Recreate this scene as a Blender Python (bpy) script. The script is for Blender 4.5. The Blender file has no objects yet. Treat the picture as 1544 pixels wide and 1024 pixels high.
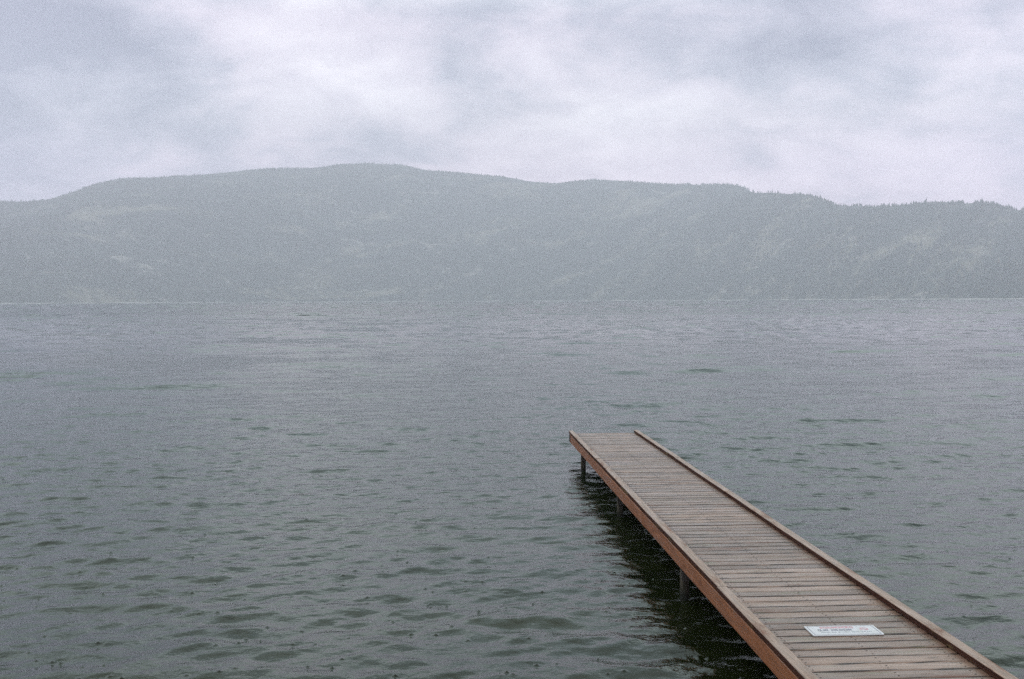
import bpy, bmesh, math, random
import numpy as np
from mathutils import Matrix, Vector, Euler

random.seed(7)
RNG = np.random.default_rng(11)
scene = bpy.context.scene
COL = scene.collection
PI = math.pi

# ------------------------------------------------------------------ helpers
def tag(o, label=None, cat=None, kind=None, group=None):
    if label: o['label'] = label
    if cat: o['category'] = cat
    if kind: o['kind'] = kind
    if group: o['group'] = group
    return o

def obj(name, me, mats=None, parent=None):
    o = bpy.data.objects.new(name, me)
    COL.objects.link(o)
    for m in (mats or []):
        me.materials.append(m)
    if parent is not None:
        o.parent = parent
    return o

def mesh_from(name, verts, faces, smooth=False):
    me = bpy.data.meshes.new(name)
    me.from_pydata([tuple(v) for v in verts], [], [tuple(f) for f in faces])
    me.update()
    if smooth:
        me.polygons.foreach_set('use_smooth', [True] * len(me.polygons))
    return me

def grid_mesh(name, P, smooth=True):
    """P: (rows, cols, 3) array -> quad grid mesh"""
    r, c = P.shape[:2]
    idx = np.arange(r * c, dtype=np.int32).reshape(r, c)
    q = np.stack([idx[:-1, :-1], idx[:-1, 1:], idx[1:, 1:], idx[1:, :-1]], -1).reshape(-1, 4)
    return np_mesh(name, P.reshape(-1, 3), q, smooth)

def np_mesh(name, V, F, smooth=False):
    me = bpy.data.meshes.new(name)
    n, k = F.shape
    me.vertices.add(len(V))
    me.vertices.foreach_set('co', np.ascontiguousarray(V, dtype=np.float32).ravel())
    me.loops.add(n * k)
    me.loops.foreach_set('vertex_index', np.ascontiguousarray(F, dtype=np.int32).ravel())
    me.polygons.add(n)
    me.polygons.foreach_set('loop_start', np.arange(0, n * k, k, dtype=np.int32))
    if smooth:
        me.polygons.foreach_set('use_smooth', np.ones(n, dtype=bool))
    me.update(calc_edges=True)
    me.validate()
    return me

class Nodes:
    def __init__(self, tree):
        self.t = tree
        tree.nodes.clear()
    def n(self, typ, **kw):
        nd = self.t.nodes.new(typ)
        for k, v in kw.items():
            if k == 'ins':
                for kk, vv in v.items():
                    self.put(nd.inputs[kk], vv)
            else:
                setattr(nd, k, v)
        return nd
    def put(self, sock, v):
        if isinstance(v, bpy.types.NodeSocket):
            self.t.links.new(v, sock)
        elif v is not None:
            if isinstance(v, (tuple, list)) and len(v) == 3 and sock.type == 'RGBA':
                v = (*v, 1.0)
            sock.default_value = v
    def math(self, op, a, b=None, c=None, clamp=False):
        nd = self.n('ShaderNodeMath', operation=op, use_clamp=clamp)
        for i, v in enumerate((a, b, c)):
            if v is not None: self.put(nd.inputs[i], v)
        return nd.outputs[0]
    def mix(self, fac, a, b, mode='MIX'):
        nd = self.n('ShaderNodeMix', data_type='RGBA', blend_type=mode)
        self.put(nd.inputs[0], fac); self.put(nd.inputs[6], a); self.put(nd.inputs[7], b)
        return nd.outputs[2]
    def ramp(self, fac, lo, hi, a=0.0, b=1.0, smooth=True):
        nd = self.n('ShaderNodeMapRange', clamp=True)
        nd.interpolation_type = 'SMOOTHSTEP' if smooth else 'LINEAR'
        self.put(nd.inputs[0], fac)
        self.put(nd.inputs[1], lo); self.put(nd.inputs[2], hi)
        self.put(nd.inputs[3], a); self.put(nd.inputs[4], b)
        return nd.outputs[0]
    def noise(self, vec, scale, detail=3, rough=0.5, dist=0.0):
        nd = self.n('ShaderNodeTexNoise')
        self.put(nd.inputs['Vector'], vec)
        nd.inputs['Scale'].default_value = scale
        nd.inputs['Detail'].default_value = detail
        nd.inputs['Roughness'].default_value = rough
        nd.inputs['Distortion'].default_value = dist
        return nd.outputs[0]
    def mapping(self, vec, scale=(1, 1, 1), loc=(0, 0, 0), rot=(0, 0, 0)):
        nd = self.n('ShaderNodeMapping')
        self.put(nd.inputs['Vector'], vec)
        nd.inputs['Scale'].default_value = scale
        self.put(nd.inputs['Location'], loc)
        nd.inputs['Rotation'].default_value = rot
        return nd.outputs[0]

def new_mat(name):
    m = bpy.data.materials.new(name)
    m.use_nodes = True
    N = Nodes(m.node_tree)
    out = N.n('ShaderNodeOutputMaterial')
    p = N.n('ShaderNodeBsdfPrincipled')
    N.t.links.new(p.outputs[0], out.inputs['Surface'])
    return m, N, p, out

# ------------------------------------------------------------------ camera (38.5 mm lens on 35 mm film)
F_PX, CX, CY = 1650.0, 772.0, 512.0
CAM_H = 2.80
HORIZON = 454.4
cam_d = bpy.data.cameras.new('camera')
cam_d.sensor_width = 36.0
cam_d.lens = 36.0 * F_PX / 1544.0
cam_d.clip_start = 0.05
cam_d.clip_end = 60000
cam = bpy.data.objects.new('camera', cam_d)
COL.objects.link(cam)
pitch = math.atan((CY - HORIZON) / F_PX)
cam.matrix_world = (Matrix.Translation((0, 0, CAM_H)) @
                    Matrix.Rotation(PI / 2 - pitch, 4, 'X') @
                    Matrix.Rotation(-math.radians(0.26), 4, 'Z'))
scene.camera = cam

# ------------------------------------------------------------------ render settings
scene.render.engine = 'CYCLES'
scene.view_settings.view_transform = 'Standard'
scene.view_settings.look = 'None'
scene.view_settings.exposure = 0.84
scene.view_settings.gamma = 1.0
scene.cycles.use_denoising = False
scene.cycles.max_bounces = 6
scene.cycles.diffuse_bounces = 3
scene.cycles.glossy_bounces = 3
scene.cycles.transmission_bounces = 2
scene.cycles.volume_bounces = 1
scene.cycles.caustics_reflective = False
scene.cycles.caustics_refractive = False

# ------------------------------------------------------------------ sky: low rain cloud over a Nishita sky
SUN_EL, SUN_AZ = math.radians(55), math.radians(-140)     # azimuth from +Y towards +X
world = bpy.data.worlds.new('World')
scene.world = world
world.use_nodes = True
N = Nodes(world.node_tree)
wout = N.n('ShaderNodeOutputWorld')
bg = N.n('ShaderNodeBackground')
N.t.links.new(bg.outputs[0], wout.inputs['Surface'])
sky = N.n('ShaderNodeTexSky', sky_type='NISHITA')
sky.sun_disc = False
sky.sun_elevation = SUN_EL
sky.sun_rotation = SUN_AZ
tc = N.n('ShaderNodeTexCoord').outputs['Generated']
sep = N.n('ShaderNodeSeparateXYZ'); N.put(sep.inputs[0], tc)
dx, dy, dz = sep.outputs
zc = N.math('MAXIMUM', dz, 0.0)
den = N.math('ADD', zc, 0.42)
u = N.math('DIVIDE', dx, den)
v = N.math('DIVIDE', dy, den)
cmb = N.n('ShaderNodeCombineXYZ'); N.put(cmb.inputs[0], u); N.put(cmb.inputs[1], v)
deckv = cmb.outputs[0]
rot = N.mapping(deckv, scale=(0.85, 1.0, 1), loc=(3.1, 1.7, 0), rot=(0, 0, math.radians(18)))
n1 = N.noise(rot, 2.3, 8, 0.56, 0.5)
n2 = N.noise(N.mapping(deckv, scale=(1, 1.2, 1), loc=(9.2, 4.4, 2.0)), 6.5, 7, 0.60, 0.3)
n3 = N.noise(N.mapping(deckv, scale=(1, 1, 1), loc=(1.2, 14.4, 5.0)), 0.7, 3, 0.5, 0.2)
c = N.math('ADD', N.math('MULTIPLY', n1, 0.50), N.math('MULTIPLY', n2, 0.46))
c = N.math('ADD', c, N.math('MULTIPLY', n3, 0.16))
wv = N.n('ShaderNodeTexNoise'); N.put(wv.inputs['Vector'], rot); wv.inputs['Scale'].default_value = 5.0; wv.inputs['Detail'].default_value = 5
wa = N.n('ShaderNodeVectorMath', operation='MULTIPLY_ADD'); N.put(wa.inputs[0], wv.outputs['Color'])
wa.inputs[1].default_value = (0.34, 0.34, 0.0); N.put(wa.inputs[2], rot)
lump = N.n('ShaderNodeTexVoronoi'); lump.feature = 'SMOOTH_F1'; N.put(lump.inputs['Vector'], wa.outputs[0])
lump.inputs['Scale'].default_value = 4.2; lump.inputs['Smoothness'].default_value = 0.5
c = N.math('ADD', c, N.math('MULTIPLY', N.math('SUBTRACT', 0.38, lump.outputs['Distance']), 0.13))
c = N.math('ADD', N.math('MULTIPLY', N.math('SUBTRACT', c, 0.555), 1.2), 0.515)
# broad light and dark parts of the cloud deck
def lobe(x, y, sx, sy, amp):
    ax = N.math('DIVIDE', N.math('SUBTRACT', N.math('DIVIDE', dx, N.math('MAXIMUM', dy, 0.09)), x), sx)
    az = N.math('DIVIDE', N.math('SUBTRACT', N.math('DIVIDE', dz, N.math('MAXIMUM', dy, 0.09)), y), sy)
    r2 = N.math('ADD', N.math('MULTIPLY', ax, ax), N.math('MULTIPLY', az, az))
    g = N.math('POWER', 2.718, N.math('MULTIPLY', r2, -1.0))
    g = N.math('MULTIPLY', g, N.math('GREATER_THAN', dy, 0.09))
    return N.math('MULTIPLY', g, amp)
def px(x, y): return ((x - CX) / F_PX, (HORIZON - y) / F_PX)
for (x, y, sx, sy, amp) in [(-60, 60, 330, 170, -0.24), (-140, 330, 300, 260, -0.06),
                            (1000, 250, 430, 130, 0.13), (560, 90, 130, 60, 0.02),
                            (1230, 70, 200, 90, -0.09), (1360, 105, 130, 22, 0.08),
                            (820, 140, 150, 40, -0.05), (420, 215, 160, 30, -0.07),
                            (1544, 230, 130, 120, -0.05)]:
    a, b = px(x, y)
    c = N.math('ADD', c, lobe(a, b, sx / F_PX, sy / F_PX, amp))
ramp = N.n('ShaderNodeValToRGB')
N.put(ramp.inputs[0], c)
cr = ramp.color_ramp
cr.elements[0].position = 0.28; cr.elements[0].color = (0.20, 0.215, 0.285, 1)
cr.elements[1].position = 0.70; cr.elements[1].color = (0.86, 0.80, 0.86, 1)
e = cr.elements.new(0.42); e.color = (0.39, 0.39, 0.465, 1)
e = cr.elements.new(0.55); e.color = (0.645, 0.59, 0.665, 1)
cloud = N.n('ShaderNodeVectorMath', operation='SCALE')
# thin bright cloud low over the far ridge; unseen sky above greened to brighten the water
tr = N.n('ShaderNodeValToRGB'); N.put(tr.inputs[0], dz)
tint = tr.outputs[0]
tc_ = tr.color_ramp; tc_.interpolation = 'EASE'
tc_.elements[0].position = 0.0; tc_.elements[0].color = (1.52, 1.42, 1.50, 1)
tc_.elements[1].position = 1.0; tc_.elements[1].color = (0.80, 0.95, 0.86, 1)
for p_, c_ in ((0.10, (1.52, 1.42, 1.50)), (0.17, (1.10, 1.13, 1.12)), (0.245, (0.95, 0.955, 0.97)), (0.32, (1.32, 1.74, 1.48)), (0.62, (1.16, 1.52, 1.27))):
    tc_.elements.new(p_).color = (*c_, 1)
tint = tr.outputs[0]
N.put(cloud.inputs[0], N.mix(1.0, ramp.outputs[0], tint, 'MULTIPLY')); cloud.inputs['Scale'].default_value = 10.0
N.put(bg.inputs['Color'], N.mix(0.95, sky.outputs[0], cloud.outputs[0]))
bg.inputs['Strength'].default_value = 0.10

sun_d = bpy.data.lights.new('sun', 'SUN')
sun_d.energy = 0.6
sun_d.angle = math.radians(25)
sun_d.color = (1.0, 0.97, 0.93)
sun = bpy.data.objects.new('sun', sun_d)
COL.objects.link(sun)
sdir = Vector((math.sin(SUN_AZ) * math.cos(SUN_EL), math.cos(SUN_AZ) * math.cos(SUN_EL), math.sin(SUN_EL)))
sun.rotation_euler = sdir.to_track_quat('Z', 'Y').to_euler()
sun.location = (0, 0, 50)

# ------------------------------------------------------------------ lake water
def build_water():
    ncol, az0 = 1150, math.radians(36)
    th = np.linspace(-az0, az0, ncol)
    ypx = np.concatenate([np.linspace(1500, 640, 60, endpoint=False), np.linspace(640, 84, 900)])
    d = F_PX * CAM_H / ypx
    d = np.concatenate([d, np.arange(d[-1] + 0.30, 230, 0.30)])
    far = np.geomspace(d[-1] * 1.003, 5200, 1040)
    d = np.concatenate([d, far])
    D, T = np.meshgrid(d, th, indexing='ij')
    dd = np.gradient(d)[:, None] * np.ones_like(D)           # radial spacing
    da = D * (th[1] - th[0])
    X, Y = D * np.sin(T), D * np.cos(T)
    Z = np.zeros_like(X); HX = np.zeros_like(X); HY = np.zeros_like(X)
    # slow gusts vary how rough the water is
    env = np.ones_like(X)
    for _ in range(9):
        L = RNG.uniform(5, 30); a = RNG.uniform(0, 2 * PI)
        env += 0.09 * np.sin(2 * PI / L * (X * math.cos(a) * 0.6 + Y * math.sin(a)) + RNG.uniform(0, 6.28))
    env = np.clip(env, 0.72, 1.28)
    nw = 92
    fade = np.clip((232 - D) / 70, 0, 1)
    lam = np.geomspace(0.10, 5.0, nw)
    for i, L in enumerate(lam):
        k = 2 * PI / L
        spread = 14 + 30 * (1 - i / nw)
        a = math.radians(RNG.normal(0, spread)) - PI / 2 + math.radians(7)
        kx, ky = k * math.cos(a), k * math.sin(a)
        s = 0.0255 * math.exp(-(math.log(L / 0.48) / 0.85) ** 2) + 0.013 * math.exp(-(math.log(L / 0.22) / 0.7) ** 2) + 0.027 * math.exp(-(math.log(L / 2.0) / 0.45) ** 2)
        A = s / k
        # only waves the sheet is fine enough to carry
        sp = np.maximum(dd * abs(math.sin(a)), da * abs(math.cos(a)))
        w = np.clip((L / (sp + 1e-6) - 3.2) / 3.0, 0, 1)
        if L > 1.2:
            w = w * (0.12 + 0.88 * np.clip((D - 10) / 32, 0, 1)) * env
        ph = kx * X + ky * Y + RNG.uniform(0, 2 * PI)
        W = A * w * env * fade
        Z += W * np.cos(ph)
        q = 0.42
        HX -= q * W * math.cos(a) * np.sin(ph)
        HY -= q * W * math.sin(a) * np.sin(ph)
    # farther out only the longer waves of the open lake are worth carrying
    lnD = np.log(D)
    for i in range(26):
        c = RNG.uniform(0.012, 0.024); kk = 2 * PI / c
        m_ = kk * RNG.normal(0, 0.35)
        ph = kk * lnD + m_ * T + RNG.uniform(0, 2 * PI)
        Z += (1 - fade) * env * 0.030 * (c * D / (2 * PI)) * np.cos(ph) * np.clip((4300 - D) / 300, 0, 1)
    # rain falling on the lake: small pits and splash buds
    dth = th[1] - th[0]
    for _ in range(900):
        r = math.exp(RNG.uniform(math.log(7), math.log(34))); t = RNG.uniform(-az0, az0)
        sg = RNG.uniform(0.008, 0.015); hh = RNG.uniform(0.006, 0.016)
        j0 = int((t + az0) / dth)
        jr = int(6 * 0.05 / (r * dth)) + 2
        i0 = int(np.searchsorted(d, r - 0.25)); i1 = int(np.searchsorted(d, r + 0.25)) + 1
        ja, jb = max(0, j0 - jr), min(ncol, j0 + jr)
        xx = X[i0:i1, ja:jb] - r * math.sin(t); yy = Y[i0:i1, ja:jb] - r * math.cos(t)
        rr = np.sqrt(xx * xx + yy * yy)
        ring = 0.0012 * np.cos((rr) * 2 * PI / 0.09) * np.exp(-(rr / 0.09) ** 2)
        Z[i0:i1, ja:jb] += hh * np.exp(-(rr / sg) ** 2) + ring
    P = np.stack([X + HX, Y + HY, Z], -1)
    me = grid_mesh('lake_water', P)
    m, N, p, out = new_mat('lake water')
    geo = N.n('ShaderNodeNewGeometry')
    pos = geo.outputs['Position']
    sp = N.n('ShaderNodeSeparateXYZ'); N.put(sp.inputs[0], pos)
    dist = N.math('SQRT', N.math('ADD', N.math('POWER', sp.outputs[0], 2.0), N.math('POWER', sp.outputs[1], 2.0)))
    # shallow silty water by the beach, deeper and greyer out in the lake
    sh = N.ramp(dist, 6, 32, 1, 0)
    pt = N.ramp(N.noise(N.mapping(pos, scale=(0.5, 1.0, 1)), 0.5, 3, 0.5), 0.35, 0.7)
    shallow = N.mix(pt, (0.006, 0.0085, 0.0024), (0.012, 0.0142, 0.0040))
    N.put(p.inputs['Base Color'], N.mix(sh, (0.005, 0.011, 0.008), shallow))
    p.inputs['IOR'].default_value = 1.333
    # wind ruffle: too small or too far for the sheet itself
    mid = N.noise(N.mapping(pos, scale=(0.55, 1.0, 1), rot=(0, 0, math.radians(7))), 0.9, 4, 0.6, 0.3)
    fine = N.noise(N.mapping(pos, scale=(0.8, 1.0, 1), rot=(0, 0, math.radians(-9))), 9.0, 3, 0.6, 0.2)
    farw = N.ramp(dist, 120, 320, 0.0, 1.0)
    chop = N.noise(N.mapping(pos, scale=(0.5, 1.0, 1), loc=(7, 3, 0), rot=(0, 0, math.radians(5))), 2.3, 3, 0.55, 0.3)
    farw = N.math('MULTIPLY', farw, N.ramp(dist, 500, 900, 1.0, 0.0))
    cw = N.math('MULTIPLY', N.ramp(dist, 3, 20), N.ramp(dist, 30, 110, 1.0, 0.0))
    hgt = N.math('ADD', N.math('MULTIPLY', fine, N.ramp(dist, 10, 120, 0.011, 0.0)),
                 N.math('MULTIPLY', N.math('MULTIPLY', mid, 0.03), farw))
    hgt = N.math('ADD', hgt, N.math('MULTIPLY', N.math('MULTIPLY', chop, 0.05), cw))
    bp = N.n('ShaderNodeBump'); bp.inputs['Distance'].default_value = 1.0
    bp.inputs['Strength'].default_value = 1.0
    N.put(bp.inputs['Height'], hgt)
    N.put(p.inputs['Normal'], bp.outputs[0])
    gust = N.noise(N.mapping(pos, scale=(0.25, 1.0, 1)), 0.035, 4, 0.6)
    rfar = N.math('MULTIPLY', N.ramp(gust, 0.35, 0.65, 0.85, 1.15), N.ramp(dist, 120, 240, 0.12, 0.15))
    calm = N.ramp(dist, 900, 2200, 1.0, 0.9)
    rfar = N.math('MULTIPLY', rfar, calm)
    rmix = N.n('ShaderNodeMix', data_type='FLOAT')
    N.put(rmix.inputs[0], N.ramp(dist, 20, 260)); N.put(rmix.inputs[2], 0.09); N.put(rmix.inputs[3], rfar)
    N.put(p.inputs['Roughness'], rmix.outputs[0])
    o = obj('lake_water', me, [m])
    tag(o, 'grey green lake water ruffled by wind and rain', 'water', 'structure')
build_water()

# ------------------------------------------------------------------ far shore: hills with forest
def fbm(X, Y, L0, octaves, seed, gain=0.5):
    r = np.random.default_rng(seed)
    out = np.zeros_like(X); a = 1.0; L = L0
    for _ in range(octaves):
        for _k in range(5):
            t = r.uniform(0, 2 * PI); k = 2 * PI / (L * r.uniform(0.7, 1.4))
            out += a * 0.32 * np.sin(k * (X * math.cos(t) + Y * math.sin(t)) + r.uniform(0, 6.28)
                                     + 0.9 * np.sin(k * 0.6 * (Y * math.cos(t) - X * math.sin(t)) + r.uniform(0, 6.28)))
        a *= gain; L *= 0.5
    return out

SIL_MAIN = [(-500, 318), (-250, 312), (-80, 303), (0, 304), (40, 306), (75, 303), (110, 292), (150, 279), (190, 271), (240, 269),
            (300, 266), (350, 261), (410, 256), (475, 256), (510, 251), (550, 249), (600, 250), (620, 252), (640, 258),
            (700, 263), (760, 268), (800, 275), (840, 278), (870, 275), (900, 272), (950, 275), (1000, 279), (1060, 280),
            (1115, 282), (1128, 288), (1160, 305), (1250, 335), (1400, 370), (2100, 400)]
SIL_NEAR = [(-500, 470), (420, 462), (600, 448), (760, 418), (900, 378), (1020, 335), (1090, 306), (1130, 292), (1165, 292),
            (1195, 294), (1225, 298), (1245, 305), (1265, 311), (1300, 314), (1340, 315), (1390, 311), (1430, 309),
            (1480, 307), (1495, 309), (1510, 315), (1540, 319), (1650, 322), (2100, 330)]
def sil(tab, th):
    xs = np.array([t[0] for t in tab], float); ys = np.array([t[1] for t in tab], float)
    x = CX + F_PX * np.tan(th)
    y = np.interp(x, xs, ys)
    # un-roll the tilt of the horizon
    hy = HORIZON - (x - CX) * math.tan(math.radians(0.26))
    return (hy - y) / F_PX * np.cos(th)

def gap(th, lo, hi):        # smooth 0..1
    t = np.clip((th - lo) / (hi - lo), 0, 1); return t * t * (3 - 2 * t)

def shore_r(th):            # distance of the far shore: a bay, nearer on both sides
    x = CX + F_PX * np.tan(th)
    return 4300 - 900 * gap(-x, -700, 100) - 1100 * gap(x, 800, 1600)
def ridge_main_r(th):
    x = CX + F_PX * np.tan(th)
    return shore_r(th) + 1500 - 200 * gap(-x, -650, 50) - 200 * gap(x, 900, 1500)
def ridge_near_r(th):
    return shore_r(th) + 800

def hill_height(th, r):
    D0 = shore_r(th)
    X, Y = r * np.sin(th), r * np.cos(th)
    def layer(tab, R):
        E = sil(tab, th)
        t = (r - D0) / (R - D0)
        up = np.clip(t, 0, 1)
        s = 0.16 * up + 0.84 * (1 - (1 - up) ** 1.35)
        down = np.clip(1 - np.clip(t - 1, 0, None) * 4.0, -0.2, 1)
        return np.maximum(E, -0.002) * R * s * np.where(t > 1, down, 1), t
    zm, tm = layer(SIL_MAIN, ridge_main_r(th))
    zn, tn = layer(SIL_NEAR, ridge_near_r(th))
    zm = zm + CAM_H * np.clip(tm, 0, 1); zn = zn + CAM_H * np.clip(tn, 0, 1)
    # benches and gullies that run diagonally down to the left
    q = X * 0.94 + Y * 0.34
    gp, gq = (X + 0.8 * Y) / 1.28, (Y - 0.8 * X) / 1.28
    gul = fbm(gp * 0.38, gq, 560, 5, 5, 0.55)
    envm = np.clip(tm, 0, 1) * np.clip(1 - tm, 0, 1) * 4
    envn = np.clip(tn, 0, 1) * np.clip(1 - tn, 0, 1) * 4
    zm = zm + gul * 42 * envm
    zn = zn + gul * 36 * envn
    z = np.maximum(zm, zn)
    ds = r - D0
    z = np.where(ds < 0, ds * 0.25, z + 1.5 * np.clip(ds / 30, 0, 1))
    return z

def build_hills():
    th = np.linspace(math.radians(-38), math.radians(38), 900)
    t = np.concatenate([np.linspace(-0.03, 0.0, 4), np.linspace(0.004, 1.0, 230), np.linspace(1.01, 1.12, 10)])
    TT, TH = np.meshgrid(t, th, indexing='ij')
    D0 = shore_r(TH); R = D0 + TT * (ridge_main_r(TH) - D0)
    Z = hill_height(TH, R)
    P = np.stack([R * np.sin(TH), R * np.cos(TH), Z], -1)
    me = grid_mesh('hills', P)
    m, N, p, out = new_mat('hillside')
    pos = N.n('ShaderNodeNewGeometry').outputs['Position']
    mp = N.mapping(N.mapping(pos, rot=(0, 0, -math.atan(0.8))), scale=(0.33, 1.0, 0.6))
    a = N.noise(mp, 0.0060, 6, 0.62, 0.6)
    b = N.noise(pos, 0.03, 4, 0.6)
    f = N.ramp(N.math('ADD', N.math('MULTIPLY', a, 0.75), N.math('MULTIPLY', b, 0.25)), 0.50, 0.63)
    col = N.mix(f, (0.036, 0.050, 0.040), (0.20, 0.188, 0.14))
    rock = N.ramp(N.noise(N.mapping(pos, scale=(1, 1, 2.2), loc=(300, 100, 0)), 0.008, 5, 0.6, 1.0), 0.60, 0.70)
    col = N.mix(rock, col, (0.26, 0.245, 0.22))
    sz = N.n('ShaderNodeSeparateXYZ'); N.put(sz.inputs[0], pos)
    shore_band = N.ramp(N.math('ADD', sz.outputs[2], N.math('MULTIPLY', N.noise(pos, 0.012, 4, 0.6), 9.0)), 8.0, 10.5, 1, 0)
    col = N.mix(shore_band, col, (0.38, 0.37, 0.35))  # pale band along the foot of the hills
    N.put(p.inputs['Base Color'], col)
    p.inputs['Roughness'].default_value = 0.95
    p.inputs['Specular IOR Level'].default_value = 0.1
    o = obj('hills', me, [m])
    tag(o, 'long hazy forested hills across the lake', 'hills', 'structure')

    # conifer forest: thousands of small trees, one mass
    n = 170000
    x = np.concatenate([RNG.uniform(-120, 1664, 120000), RNG.uniform(-120, 700, 50000)])
    RNG.shuffle(x)
    tht = np.arctan((x - CX) / F_PX)
    tt = RNG.uniform(0.0, 1.0, n) ** 0.85 * 1.02
    # extra trees along both skylines
    k = 9000
    tt[:k] = RNG.normal(0.97, 0.03, k)
    D0 = shore_r(tht); r = D0 + 22 + tt * (ridge_main_r(tht) - D0)
    k2 = 12000
    r[k:k + k2] = ridge_near_r(tht[k:k + k2]) + RNG.normal(0, 14, k2)
    X, Y = r * np.sin(tht), r * np.cos(tht)
    dens = fbm((X + 0.8 * Y) / 1.28 * 0.34, (Y - 0.8 * X) / 1.28, 330, 5, 21, 0.62)
    keep = (dens > -0.10) | (RNG.uniform(0, 1, n) < 0.08)
    keep[:k + k2] = RNG.uniform(0, 1, k + k2) < np.clip(0.35 + 0.5 * dens[:k + k2], 0.08, 0.9)
    X, Y, r, tht = X[keep], Y[keep], r[keep], tht[keep]
    Z = hill_height(tht, r) - 0.6
    n = len(X)
    h = (RNG.gamma(9, 1.0, n) * 1.25 + 2.5) * (0.48 + 0.27 * gap(CX + F_PX * np.tan(tht), 900, 1180))
    w = h * RNG.uniform(0.15, 0.23, n)
    ns = 5
    ang = np.arange(ns) * 2 * PI / ns
    rot = RNG.uniform(0, 6.28, n)
    lean = RNG.normal(0, 0.03, (n, 2))
    vs = []
    for (z0, rad) in ((0.10, 1.0), (0.45, 0.72)):
        jit = RNG.uniform(0.75, 1.25, (n, ns))
        vs.append(np.stack([X[:, None] + w[:, None] * rad * jit * np.cos(ang[None] + rot[:, None]),
                            Y[:, None] + w[:, None] * rad * jit * np.sin(ang[None] + rot[:, None]),
                            (Z + h * z0)[:, None] * np.ones((1, ns))], -1))
    top = np.stack([X + lean[:, 0] * h, Y + lean[:, 1] * h, Z + h], -1)[:, None, :]
    V = np.concatenate(vs + [top], 1)                   # n, 11, 3
    F = []
    for i in range(ns):
        j = (i + 1) % ns
        F += [(i, j, ns + j), (i, ns + j, ns + i), (ns + i, ns + j, 2 * ns)]
    F = np.array(F)[None] + (np.arange(n) * (2 * ns + 1))[:, None, None]
    me = np_mesh('forest', V.reshape(-1, 3), F.reshape(-1, 3))
    m, N, p, out = new_mat('conifer foliage')
    isl = N.n('ShaderNodeNewGeometry').outputs['Random Per Island']
    col = N.mix(isl, (0.020, 0.040, 0.032), (0.050, 0.070, 0.050))
    col = N.mix(N.ramp(isl, 0.93, 0.97), col, (0.16, 0.13, 0.07))
    N.put(p.inputs['Base Color'], col)
    p.inputs['Roughness'].default_value = 0.9
    p.inputs['Specular IOR Level'].default_value = 0.15
    o = obj('forest', me, [m])
    tag(o, 'dark conifer forest scattered over the hazy hills across the lake', 'forest', 'stuff')
build_hills()

# ------------------------------------------------------------------ the air
def build_haze():
    bm = bmesh.new()
    x0, x1, y0, y1, z0, z1 = -3900, 3900, -400, 6300, -480, 760
    for c in ((x0, y0, z0), (x1, y0, z0), (x1, y1, z0), (x0, y1, z0), (x0, y0, z1), (x1, y0, z1), (x1, y1, z1), (x0, y1, z1)):
        bm.verts.new(c)
    v = list(bm.verts)
    for f in ((0, 3, 2, 1), (4, 5, 6, 7), (0, 1, 5, 4), (1, 2, 6, 5), (2, 3, 7, 6), (3, 0, 4, 7)):
        bm.faces.new([v[i] for i in f])
    me = bpy.data.meshes.new('haze'); bm.to_mesh(me); bm.free()
    m = bpy.data.materials.new('rain haze'); m.use_nodes = True
    N = Nodes(m.node_tree)
    out = N.n('ShaderNodeOutputMaterial')
    vol = N.n('ShaderNodeVolumePrincipled')
    vol.inputs['Color'].default_value = (0.862, 0.845, 0.93, 1)
    vol.inputs['Density'].default_value = 2.8e-4
    vol.inputs['Anisotropy'].default_value = 0.2
    N.t.links.new(vol.outputs[0], out.inputs['Volume'])
    m.cycles.homogeneous_volume = True
    m.cycles.volume_sampling = 'DISTANCE'
    o = obj('haze', me, [m])
    tag(o, 'pale rain haze filling the air over the lake', 'haze', 'stuff')
build_haze()

# ------------------------------------------------------------------ dock
W = 1.242                       # over the kerb rails
Y_END, Y_NEAR = 19.35, 0.4      # metres ahead of the viewer
PITCH = 0.1455                  # board pitch
RAIL_H, RAIL_W = 0.045, 0.078
vp_yaw = math.atan((CX - 683.5) / F_PX)
vp_pitch = (466.0 - 455.0) / F_PX
R_dock = Matrix.Rotation(vp_yaw, 4, 'Z') @ Matrix.Rotation(-vp_pitch, 4, 'X')
M_dock = Matrix.Translation((0, 0, CAM_H)) @ R_dock @ Matrix.Translation((2.669, 0, -2.18))
OFF = Vector((0, 10.0, -0.56))  # empty stands at water level under the middle of the dock
dock = bpy.data.objects.new('dock', None)
COL.objects.link(dock)
dock.matrix_world = M_dock @ Matrix.Translation(OFF)
tag(dock, 'narrow wooden dock with worn grey boards and rust red sides reaching into the lake', 'dock')

def loc(verts): return [(x - OFF.x, y - OFF.y, z - OFF.z) for (x, y, z) in verts]

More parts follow.
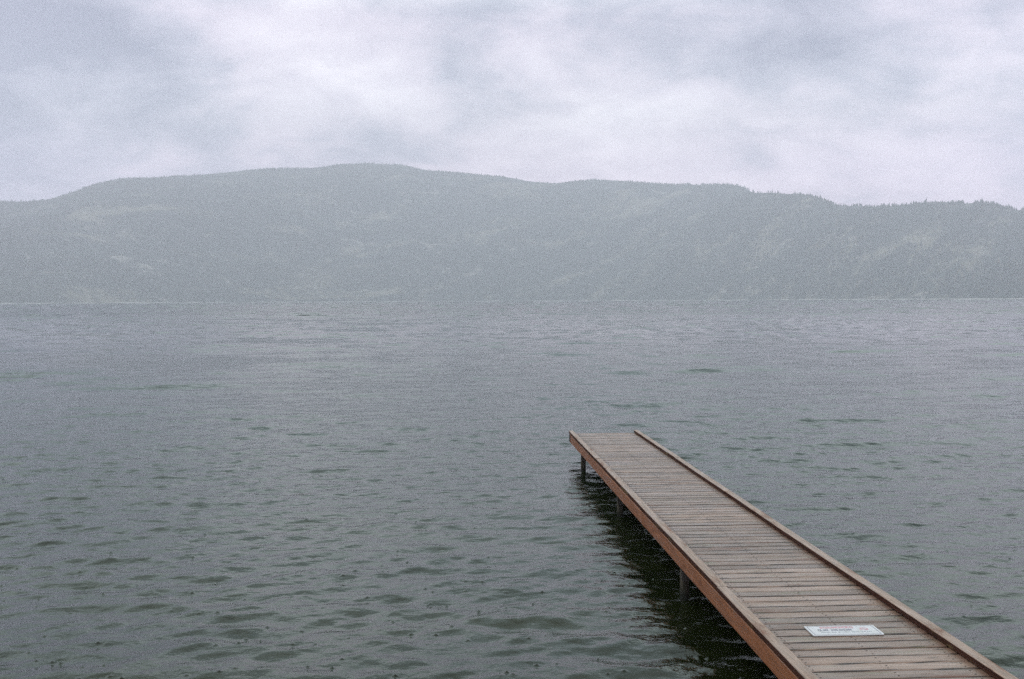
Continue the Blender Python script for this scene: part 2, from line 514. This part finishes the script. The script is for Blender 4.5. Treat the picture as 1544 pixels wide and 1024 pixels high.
def wood(name, worn, stain, dark, stain_amt, rough=0.42, algae=None, axis='X', use_board=False, spec=0.45):
    """weathered stained timber; grain runs along the given axis"""
    m, N, p, out = new_mat(name)
    co = N.n('ShaderNodeTexCoord').outputs['Object']
    if use_board:
        at = N.n('ShaderNodeAttribute', attribute_name='board').outputs['Fac']
        cb = N.n('ShaderNodeCombineXYZ')
        N.put(cb.inputs[0], N.math('MULTIPLY', at, 37.0)); N.put(cb.inputs[2], N.math('MULTIPLY', at, 91.0))
        va = N.n('ShaderNodeVectorMath', operation='ADD'); N.put(va.inputs[0], co); N.put(va.inputs[1], cb.outputs[0])
        co2 = va.outputs[0]
    else:
        co2 = co
    gs = {'X': (1.6, 46, 46), 'Y': (46, 1.6, 46)}[axis]
    ps = {'X': (1.3, 6, 6), 'Y': (6, 1.3, 6)}[axis]
    grain = N.noise(N.mapping(co2, scale=gs), 1.6, 5, 0.65, 0.4)
    patch = N.noise(N.mapping(co2, scale=ps), 1.3, 5, 0.6, 0.6)
    col = N.mix(N.ramp(grain, 0.30, 0.70), tuple(c * 0.58 for c in worn), tuple(min(1, c * 1.22) for c in worn))
    if use_board:
        tone = N.ramp(N.math('FRACT', N.math('MULTIPLY', at, 7.31)), 0, 1, 0.60, 1.25, smooth=False)
        hsv = N.n('ShaderNodeHueSaturation'); N.put(hsv.inputs['Color'], col); N.put(hsv.inputs['Value'], tone)
        col = hsv.outputs[0]
        ed0 = N.n('ShaderNodeAttribute', attribute_name='edge').outputs['Fac']
    st = N.ramp(N.math('ADD', N.math('MULTIPLY', patch, 0.75), N.math('MULTIPLY', grain, 0.25)), 0.56 - stain_amt * 0.3, 0.66 - stain_amt * 0.2)
    scol = N.mix(N.ramp(grain, 0.35, 0.65), stain, tuple(c * 0.7 for c in stain))
    if use_board:
        edge = N.n('ShaderNodeAttribute', attribute_name='edge').outputs['Fac']
        ends = N.n('ShaderNodeAttribute', attribute_name='ends').outputs['Fac']
        st = N.math('MULTIPLY', st, N.ramp(at, 0.2, 1.0, 0.1, 0.95))
        ef = N.math('MULTIPLY', edge, N.ramp(patch, 0.35, 0.65, 0.15, 0.85))
        st = N.math('MAXIMUM', st, ef)
        en = N.math('MULTIPLY', ends, N.ramp(patch, 0.3, 0.7, 0.2, 1.0))
        st = N.math('MAXIMUM', st, en)
    col = N.mix(st, col, scol)
    if algae:
        al = N.ramp(N.noise(N.mapping(co2, scale=ps, loc=(5, 3, 8)), 2.1, 4, 0.6), 0.56, 0.74, 0, 0.75)
        col = N.mix(al, col, algae)
    # knots and splits
    vo = N.n('ShaderNodeTexVoronoi'); vo.feature = 'F1'
    N.put(vo.inputs['Vector'], N.mapping(co2, scale={'X': (1.1, 4.2, 0.09), 'Y': (4.2, 1.1, 0.09)}[axis]))
    vo.inputs['Scale'].default_value = 1.5
    kn = N.ramp(N.math('ADD', vo.outputs['Distance'], N.math('MULTIPLY', grain, 0.06)), 0.055, 0.13, 0.85, 0)
    vsep = N.n('ShaderNodeSeparateColor'); N.put(vsep.inputs[0], vo.outputs['Color'])
    kn = N.math('MULTIPLY', kn, N.math('GREATER_THAN', vsep.outputs[0], 0.45))
    split = N.ramp(N.noise(N.mapping(co2, scale={'X': (0.9, 70, 20), 'Y': (70, 0.9, 20)}[axis]), 1.5, 2, 0.5), 0.68, 0.74, 0, 0.75)
    col = N.mix(N.math('MAXIMUM', kn, split), col, dark)
    if use_board:
        col = N.mix(N.ramp(ed0, 0.30, 0.9, 0.0, 0.9), col, (0.018, 0.012, 0.009))  # near-black painted on board edges to widen the shade of the gaps
    N.put(p.inputs['Base Color'], col)
    N.put(p.inputs['Roughness'], N.ramp(patch, 0.3, 0.7, rough - 0.10, rough + 0.16))
    p.inputs['Specular IOR Level'].default_value = spec
    bp = N.n('ShaderNodeBump'); bp.inputs['Strength'].default_value = 0.5; bp.inputs['Distance'].default_value = 0.004
    N.put(bp.inputs['Height'], N.math('SUBTRACT', grain, N.math('MULTIPLY', N.math('MAXIMUM', kn, split), 0.6)))
    N.put(p.inputs['Normal'], bp.outputs[0])
    return m

M_BOARD = wood('worn deck boards', (0.230, 0.152, 0.115), (0.15, 0.066, 0.042), (0.03, 0.02, 0.016), 0.22,
               rough=0.33, algae=(0.15, 0.132, 0.075), use_board=True)
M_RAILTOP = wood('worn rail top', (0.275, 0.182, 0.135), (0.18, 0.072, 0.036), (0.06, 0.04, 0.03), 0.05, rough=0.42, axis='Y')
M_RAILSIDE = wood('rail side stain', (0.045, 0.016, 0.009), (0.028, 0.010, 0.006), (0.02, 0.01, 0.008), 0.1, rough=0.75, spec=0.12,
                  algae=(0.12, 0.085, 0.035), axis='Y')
M_FASCIA = wood('red stained fascia', (0.215, 0.074, 0.024), (0.14, 0.043, 0.014), (0.05, 0.02, 0.012), 0.0, rough=0.5, axis='Y')
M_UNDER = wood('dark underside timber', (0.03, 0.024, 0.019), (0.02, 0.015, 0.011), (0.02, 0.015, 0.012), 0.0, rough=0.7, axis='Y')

def simple(name, col, rough=0.5, metal=0.0, noise=None):
    m, N, p, out = new_mat(name)
    if noise:
        co = N.n('ShaderNodeTexCoord').outputs['Object']
        f = N.ramp(N.noise(co, noise[1], 4, 0.6), 0.4, 0.65)
        N.put(p.inputs['Base Color'], N.mix(f, col, noise[0]))
    else:
        p.inputs['Base Color'].default_value = (*col, 1)
    p.inputs['Roughness'].default_value = rough
    p.inputs['Metallic'].default_value = metal
    return m
M_SCREW = simple('rusty screw', (0.05, 0.032, 0.025), 0.6)

# ---- deck boards: one part, each board with its own chamfers, warp and offset
def build_boards():
    V, F, MI = [], [], []
    board, edge, ends = [], [], []
    xl, xr = -W / 2 + 0.045, W / 2 - 0.045
    zt, th_, ch = -RAIL_H - 0.001, 0.036, 0.005
    y = Y_END - 0.045
    i = 0
    while y - PITCH > Y_NEAR:
        gap_ = random.choice((0.009, 0.012, 0.015, 0.018)) + random.uniform(-0.002, 0.002)
        w = PITCH - gap_ + random.uniform(-0.001, 0.001)
        ya, yb = y - w, y
        dzb = random.uniform(-0.002, 0.0012)
        cup = random.uniform(-0.0015, 0.0015)
        rnd = random.random()
        skew = random.uniform(-0.003, 0.003)
        tilt = random.uniform(-0.0018, 0.0018)
        prof = [(ya, -th_, 1, ), (ya, -ch, 1), (ya + ch, 0, 1), (ya + 0.022, cup * 0.5, .25), (ya + w / 2, cup, 0),
                (yb - 0.022, cup * 0.5, .25), (yb - ch, 0, 1), (yb, -ch, 1), (yb, -th_, 1)]
        nseg = 10
        base = len(V)
        bow = random.uniform(-0.0012, 0.0012)
        for s in range(nseg + 1):
            fx = s / nseg
            x = xl + (xr - xl) * fx
            wob = bow * math.sin(PI * fx) + random.uniform(-0.0006, 0.0006)
            for k, (py, pz, ed) in enumerate(prof):
                z = pz + zt + dzb + tilt * (py - ya) / w
                V.append((x, py + skew * (fx - 0.5) * 2 + wob, z))
                board.append(rnd); edge.append(ed * (0.35 if random.random() < 0.5 else 1.0))
                ends.append(max(0.0, 1 - min(fx, 1 - fx) * 7))
        npf = len(prof)
        for s in range(nseg):
            for k in range(npf):
                a = base + s * npf + k; b = base + s * npf + (k + 1) % npf
                c = base + (s + 1) * npf + (k + 1) % npf; d = base + (s + 1) * npf + k
                F.append((a, d, c, b)); MI.append(0)
        F.append(tuple(base + k for k in range(npf))); MI.append(0)
        F.append(tuple(base + nseg * npf + k for k in reversed(range(npf)))); MI.append(0)
        # screws
        for sx in (xl + 0.10, 0.0, xr - 0.10):
            for sy in (ya + 0.035, yb - 0.035):
                cx_, cy_ = sx + random.uniform(-.008, .008), sy + random.uniform(-.006, .006)
                b0 = len(V)
                for q in range(8):
                    V.append((cx_ + 0.0068 * math.cos(q * PI / 4), cy_ + 0.0068 * math.sin(q * PI / 4), zt + dzb + cup * .5 + tilt * (cy_ - ya) / w + 0.0012))
                    board.append(rnd); edge.append(0); ends.append(0)
                F.append(tuple(range(b0, b0 + 8))); MI.append(1)
        y -= PITCH + random.uniform(-0.001, 0.001)
        i += 1
    me = mesh_from('deck_boards', loc(V), F)
    for nm, arr in (('board', board), ('edge', edge), ('ends', ends)):
        a = me.attributes.new(nm, 'FLOAT', 'POINT'); a.data.foreach_set('value', arr)
    o = obj('deck_boards', me, [M_BOARD, M_SCREW], dock)
    me.polygons.foreach_set('material_index', MI)
    return o
build_boards()

def beam(name, x0, x1, z0, z1, y0, y1, mats, top_mat=None, seg=40, ch=0.004, wob=0.0, parent=None):
    """long timber along the dock with chamfered edges and a little wander"""
    prof = [(x0, z0 + ch, 0), (x0, z1 - ch, 0), (x0 + ch, z1, 1), (x1 - ch, z1, 0), (x1, z1 - ch, 0), (x1, z0 + ch, 0), (x1 - ch, z0, 0), (x0 + ch, z0, 0)]
    V, F, MI = [], [], []
    n = len(prof)
    ph = random.uniform(0, 6)
    for s in range(seg + 1):
        y = y0 + (y1 - y0) * s / seg
        ox = wob * math.sin(y * 0.9 + ph) + random.uniform(-wob, wob) * 0.25
        oz = wob * 0.7 * math.sin(y * 0.7 + ph * 2)
        for (px_, pz_, _t) in prof:
            V.append((px_ + ox, y, pz_ + oz))
    for s in range(seg):
        for k in range(n):
            a = s * n + k; b = s * n + (k + 1) % n; c = (s + 1) * n + (k + 1) % n; d = (s + 1) * n + k
            F.append((a, b, c, d)); MI.append(1 if (top_mat is not None and k in (1, 2, 3)) else 0)
    F.append(tuple(reversed(range(n)))); MI.append(0)
    F.append(tuple(seg * n + k for k in range(n))); MI.append(0)
    me = mesh_from(name, loc(V), F)
    o = obj(name, me, mats + ([top_mat] if top_mat else []), parent or dock)
    me.polygons.foreach_set('material_index', MI)
    return o

for sgn in (-1, 1):
    xo = sgn * W / 2
    xi = sgn * (W / 2 - RAIL_W)
    fo = sgn * (W / 2 - 0.006); fi = sgn * (W / 2 - 0.044)
    # timbers butted end to end, none quite in line with the next
    y = Y_END + 0.03
    while y > Y_NEAR:
        y2 = max(Y_NEAR, y - 3.66); j = random.uniform(-0.004, 0.004); jz = random.uniform(0, 0.003)
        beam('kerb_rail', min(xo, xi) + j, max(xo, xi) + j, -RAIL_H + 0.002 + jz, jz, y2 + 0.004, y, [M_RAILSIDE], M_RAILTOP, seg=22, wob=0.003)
        y = y2
    y = Y_END
    while y > Y_NEAR:
        y2 = max(Y_NEAR, y - (1.4 if y == Y_END else 3.95)); j = random.uniform(-0.003, 0.003)
        beam('fascia_board', min(fo, fi) + j, max(fo, fi) + j, -0.192 + random.uniform(-.004, .004), -RAIL_H - 0.010, y2 + 0.005, y, [M_FASCIA], seg=22, wob=0.002)
        y = y2
# end board across the head of the dock and the frame under the boards
def cross(name, y0, y1, x0, x1, z0, z1, mat):
    V = [(x, y, z) for z in (z0, z1) for y in (y0, y1) for x in (x0, x1)]
    F = [(0, 2, 3, 1), (4, 5, 7, 6), (0, 1, 5, 4), (2, 6, 7, 3), (0, 4, 6, 2), (1, 3, 7, 5)]
    bm = bmesh.new(); vs = [bm.verts.new(v) for v in loc(V)]
    for f in F: bm.faces.new([vs[i] for i in f])
    bmesh.ops.bevel(bm, geom=list(bm.edges), offset=0.003, segments=1, affect='EDGES')
    me = bpy.data.meshes.new(name); bm.to_mesh(me); bm.free()
    return obj(name, me, [mat], dock)
cross('end_board', Y_END - 0.040, Y_END - 0.002, -W / 2 + 0.047, W / 2 - 0.047, -0.185, -RAIL_H - 0.004, M_FASCIA)
for xj in (-0.30, 0.0, 0.30):
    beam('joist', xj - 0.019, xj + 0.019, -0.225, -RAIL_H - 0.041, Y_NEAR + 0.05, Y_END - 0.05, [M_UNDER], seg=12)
M_PILE = None
def pile_material():
    m, N, p, out = new_mat('pile timber')
    co = N.n('ShaderNodeTexCoord').outputs['Object']
    g = N.noise(N.mapping(co, scale=(40, 40, 3)), 1.2, 4, 0.6)
    col = N.mix(N.ramp(g, 0.3, 0.7), (0.030, 0.025, 0.018), (0.06, 0.052, 0.038))
    sp = N.n('ShaderNodeSeparateXYZ'); N.put(sp.inputs[0], co)
    wet = N.ramp(N.math('ADD', sp.outputs[2], N.math('MULTIPLY', g, 0.12)), 0.10, 0.26, 1, 0)
    col = N.mix(wet, col, (0.010, 0.011, 0.008))
    N.put(p.inputs['Base Color'], col)
    p.inputs['Roughness'].default_value = 0.8
    p.inputs['Specular IOR Level'].default_value = 0.15
    return m
M_PILE = pile_material()
def pile_mesh(sgn):
    V, F = [], []
    ns, rings = 18, 8
    for q in range(rings + 1):
        z = -1.5 + (1.5 + 0.40) * q / rings
        rad = 0.041 + 0.0015 * math.sin(q * 2.1)
        for k in range(ns):
            a = 2 * PI * k / ns
            V.append((rad * math.cos(a), rad * math.sin(a), z))
    for q in range(rings):
        for k in range(ns):
            F.append((q * ns + k, q * ns + (k + 1) % ns, (q + 1) * ns + (k + 1) % ns, (q + 1) * ns + k))
    F.append(tuple(rings * ns + k for k in range(ns)))
    return mesh_from('pile', V, F, True)
for yp in (18.0, 14.0, 10.05, 6.1, 2.15):
    for sgn in (-1, 1):
        o = obj('pile', pile_mesh(sgn), [M_PILE], dock)
        o.location = (sgn * (W / 2 - 0.092), yp - OFF.y, 0)
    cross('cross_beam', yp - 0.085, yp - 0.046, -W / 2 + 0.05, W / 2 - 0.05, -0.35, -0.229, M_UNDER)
# dark steel corner plate at the head of the left side
cross('corner_plate', Y_END - 0.16, Y_END + 0.004, -W / 2 - 0.001, -W / 2 + 0.004, -0.180, -RAIL_H - 0.012, simple('dark steel plate', (0.03, 0.028, 0.026), 0.5, 0.5, ((0.06, 0.035, 0.02), 30)))

# ------------------------------------------------------------------ notice sign lying on the boards
def build_sign():
    def dk(x, y):                       # the spot on the deck seen at this photo point
        Mi = (M_dock.inverted() @ cam.matrix_world)
        o = Mi.translation; v = Mi.to_3x3() @ Vector(((x - CX) / F_PX, (CY - y) / F_PX, -1))
        k = (-RAIL_H - o.z) / v.z
        return o.x + v.x * k, o.y + v.y * k
    cx_, cy_ = dk(1272.0, 951.8)
    sw, sh = 0.49, 0.215
    t = bpy.data.objects.new('notice_sign', None)
    COL.objects.link(t)
    t.matrix_world = M_dock @ Matrix.Translation((cx_, cy_, -RAIL_H + 0.0012)) @ Matrix.Rotation(math.radians(-0.3), 4, 'Z')
    tag(t, 'white notice plate with red heading and dark lettering lying on the dock boards', 'sign')
    def rrect(w, h, r, n=5):
        P = []
        for (sx, sy, a0) in ((1, 1, 0), (-1, 1, 90), (-1, -1, 180), (1, -1, 270)):
            for k in range(n + 1):
                a = math.radians(a0 + 90 * k / n)
                P.append((sx * (w / 2 - r) + r * math.cos(a), sy * (h / 2 - r) + r * math.sin(a)))
        return P
    m_white, N, p, out = new_mat('sign white')
    co = N.n('ShaderNodeTexCoord').outputs['Object']
    dirt = N.ramp(N.noise(co, 14, 5, 0.65), 0.48, 0.75)
    N.put(p.inputs['Base Color'], N.mix(dirt, (0.50, 0.485, 0.505), (0.40, 0.39, 0.37)))
    p.inputs['Roughness'].default_value = 0.35
    m_ink = simple('sign black ink', (0.17, 0.17, 0.21), 0.5)
    m_red = simple('sign red ink', (0.45, 0.22, 0.25), 0.5)
    m_grey = simple('sign small print', (0.22, 0.24, 0.27), 0.5)
    # plate
    P = rrect(sw, sh, 0.012); n = len(P); z0, z1 = 0.0, 0.006
    V = [(x, y, z0) for x, y in P] + [(x, y, z1) for x, y in P]
    F = [tuple(reversed(range(n))), tuple(range(n, 2 * n))] + [(k, (k + 1) % n, n + (k + 1) % n, n + k) for k in range(n)]
    obj('plate', mesh_from('plate', V, F), [m_white], t)
    # printed border line
    A = rrect(sw - 0.030, sh - 0.022, 0.010); B = rrect(sw - 0.040, sh - 0.032, 0.008); n = len(A)
    V = [(x, y, z1 + 0.0004) for x, y in A] + [(x, y, z1 + 0.0004) for x, y in B]
    F = [(k, (k + 1) % n, n + (k + 1) % n, n + k) for k in range(n)]
    obj('border_line', mesh_from('border_line', V, F), [m_ink], t)
    # lettering worn past reading: strokes in the shape and spacing of the printed lines
    def strokes(name, mat, x0, x1, yb, h, lw, words, seed):
        r = random.Random(seed)
        V, F = [], []
        def bar(ax, ay, bx, by, w):
            dx_, dy_ = bx - ax, by - ay; L = math.hypot(dx_, dy_) or 1
            nx, ny = -dy_ / L * w / 2, dx_ / L * w / 2
            b = len(V)
            for (px_, py_) in ((ax + nx, ay + ny), (ax - nx, ay - ny), (bx - nx, by - ny), (bx + nx, by + ny)):
                V.append((px_, py_, z1 + 0.0004 + 0.0000015 * len(F)))
            F.append((b, b + 1, b + 2, b + 3))
        tot = sum(words) + 0.8 * (len(words) - 1)
        cw = (x1 - x0) / tot
        x = x0
        for wi in words:
            for _ in range(wi):
                a, b = x + cw * 0.12, x + cw * 0.86
                k = r.choice('AEHILNTVZO')
                if k in 'EHILNO': bar(a, yb, a, yb + h, lw)
                if k in 'HNO': bar(b, yb, b, yb + h, lw)
                if k in 'TI': bar((a + b) / 2, yb, (a + b) / 2, yb + h, lw)
                if k in 'ETZO': bar(a, yb + h, b, yb + h, lw)
                if k in 'ELZO': bar(a, yb, b, yb, lw)
                if k in 'AEH': bar(a + lw / 2, yb + h * .5, b - lw / 2, yb + h * .5, lw)
                if k == 'N': bar(a, yb + h, b, yb, lw)
                if k == 'Z': bar(b, yb + h, a, yb, lw)
                if k in 'A': bar(a, yb, (a + b) / 2, yb + h, lw); bar((a + b) / 2, yb + h, b, yb, lw)
                if k in 'V': bar(a, yb + h, (a + b) / 2, yb, lw); bar((a + b) / 2, yb, b, yb + h, lw)
                x += cw
            x += cw * 0.8
        return obj(name, mesh_from(name, V, F), [mat], t)
    strokes('heading', m_red, -0.145, 0.085, 0.045, 0.036, 0.0085, [10], 3)
    strokes('lettering', m_ink, -0.175, 0.060, -0.012, 0.038, 0.0075, [4, 8], 5)
    strokes('small_print', m_grey, -0.170, 0.180, -0.052, 0.016, 0.0035, [6, 3, 8, 5, 7], 8)
    # red round mark at the right of the text
    V, F = [], []
    nn = 28
    for k in range(nn):
        a = 2 * PI * k / nn
        for rr in (0.021, 0.030):
            V.append((0.150 + rr * math.cos(a), 0.022 + rr * math.sin(a), z1 + 0.0004))
    for k in range(nn):
        j = (k + 1) % nn
        F.append((2 * k, 2 * k + 1, 2 * j + 1, 2 * j))
    b = len(V); c_, s_ = math.cos(math.radians(45)), math.sin(math.radians(45))
    for (px_, py_) in ((-0.021, 0.004), (-0.021, -0.004), (0.021, -0.004), (0.021, 0.004)):
        V.append((0.150 + px_ * c_ - py_ * s_, 0.022 - px_ * s_ - py_ * c_, z1 + 0.0006))
    F.append((b, b + 3, b + 2, b + 1))
    obj('red_mark', mesh_from('red_mark', V, F), [m_red], t)
build_sign()
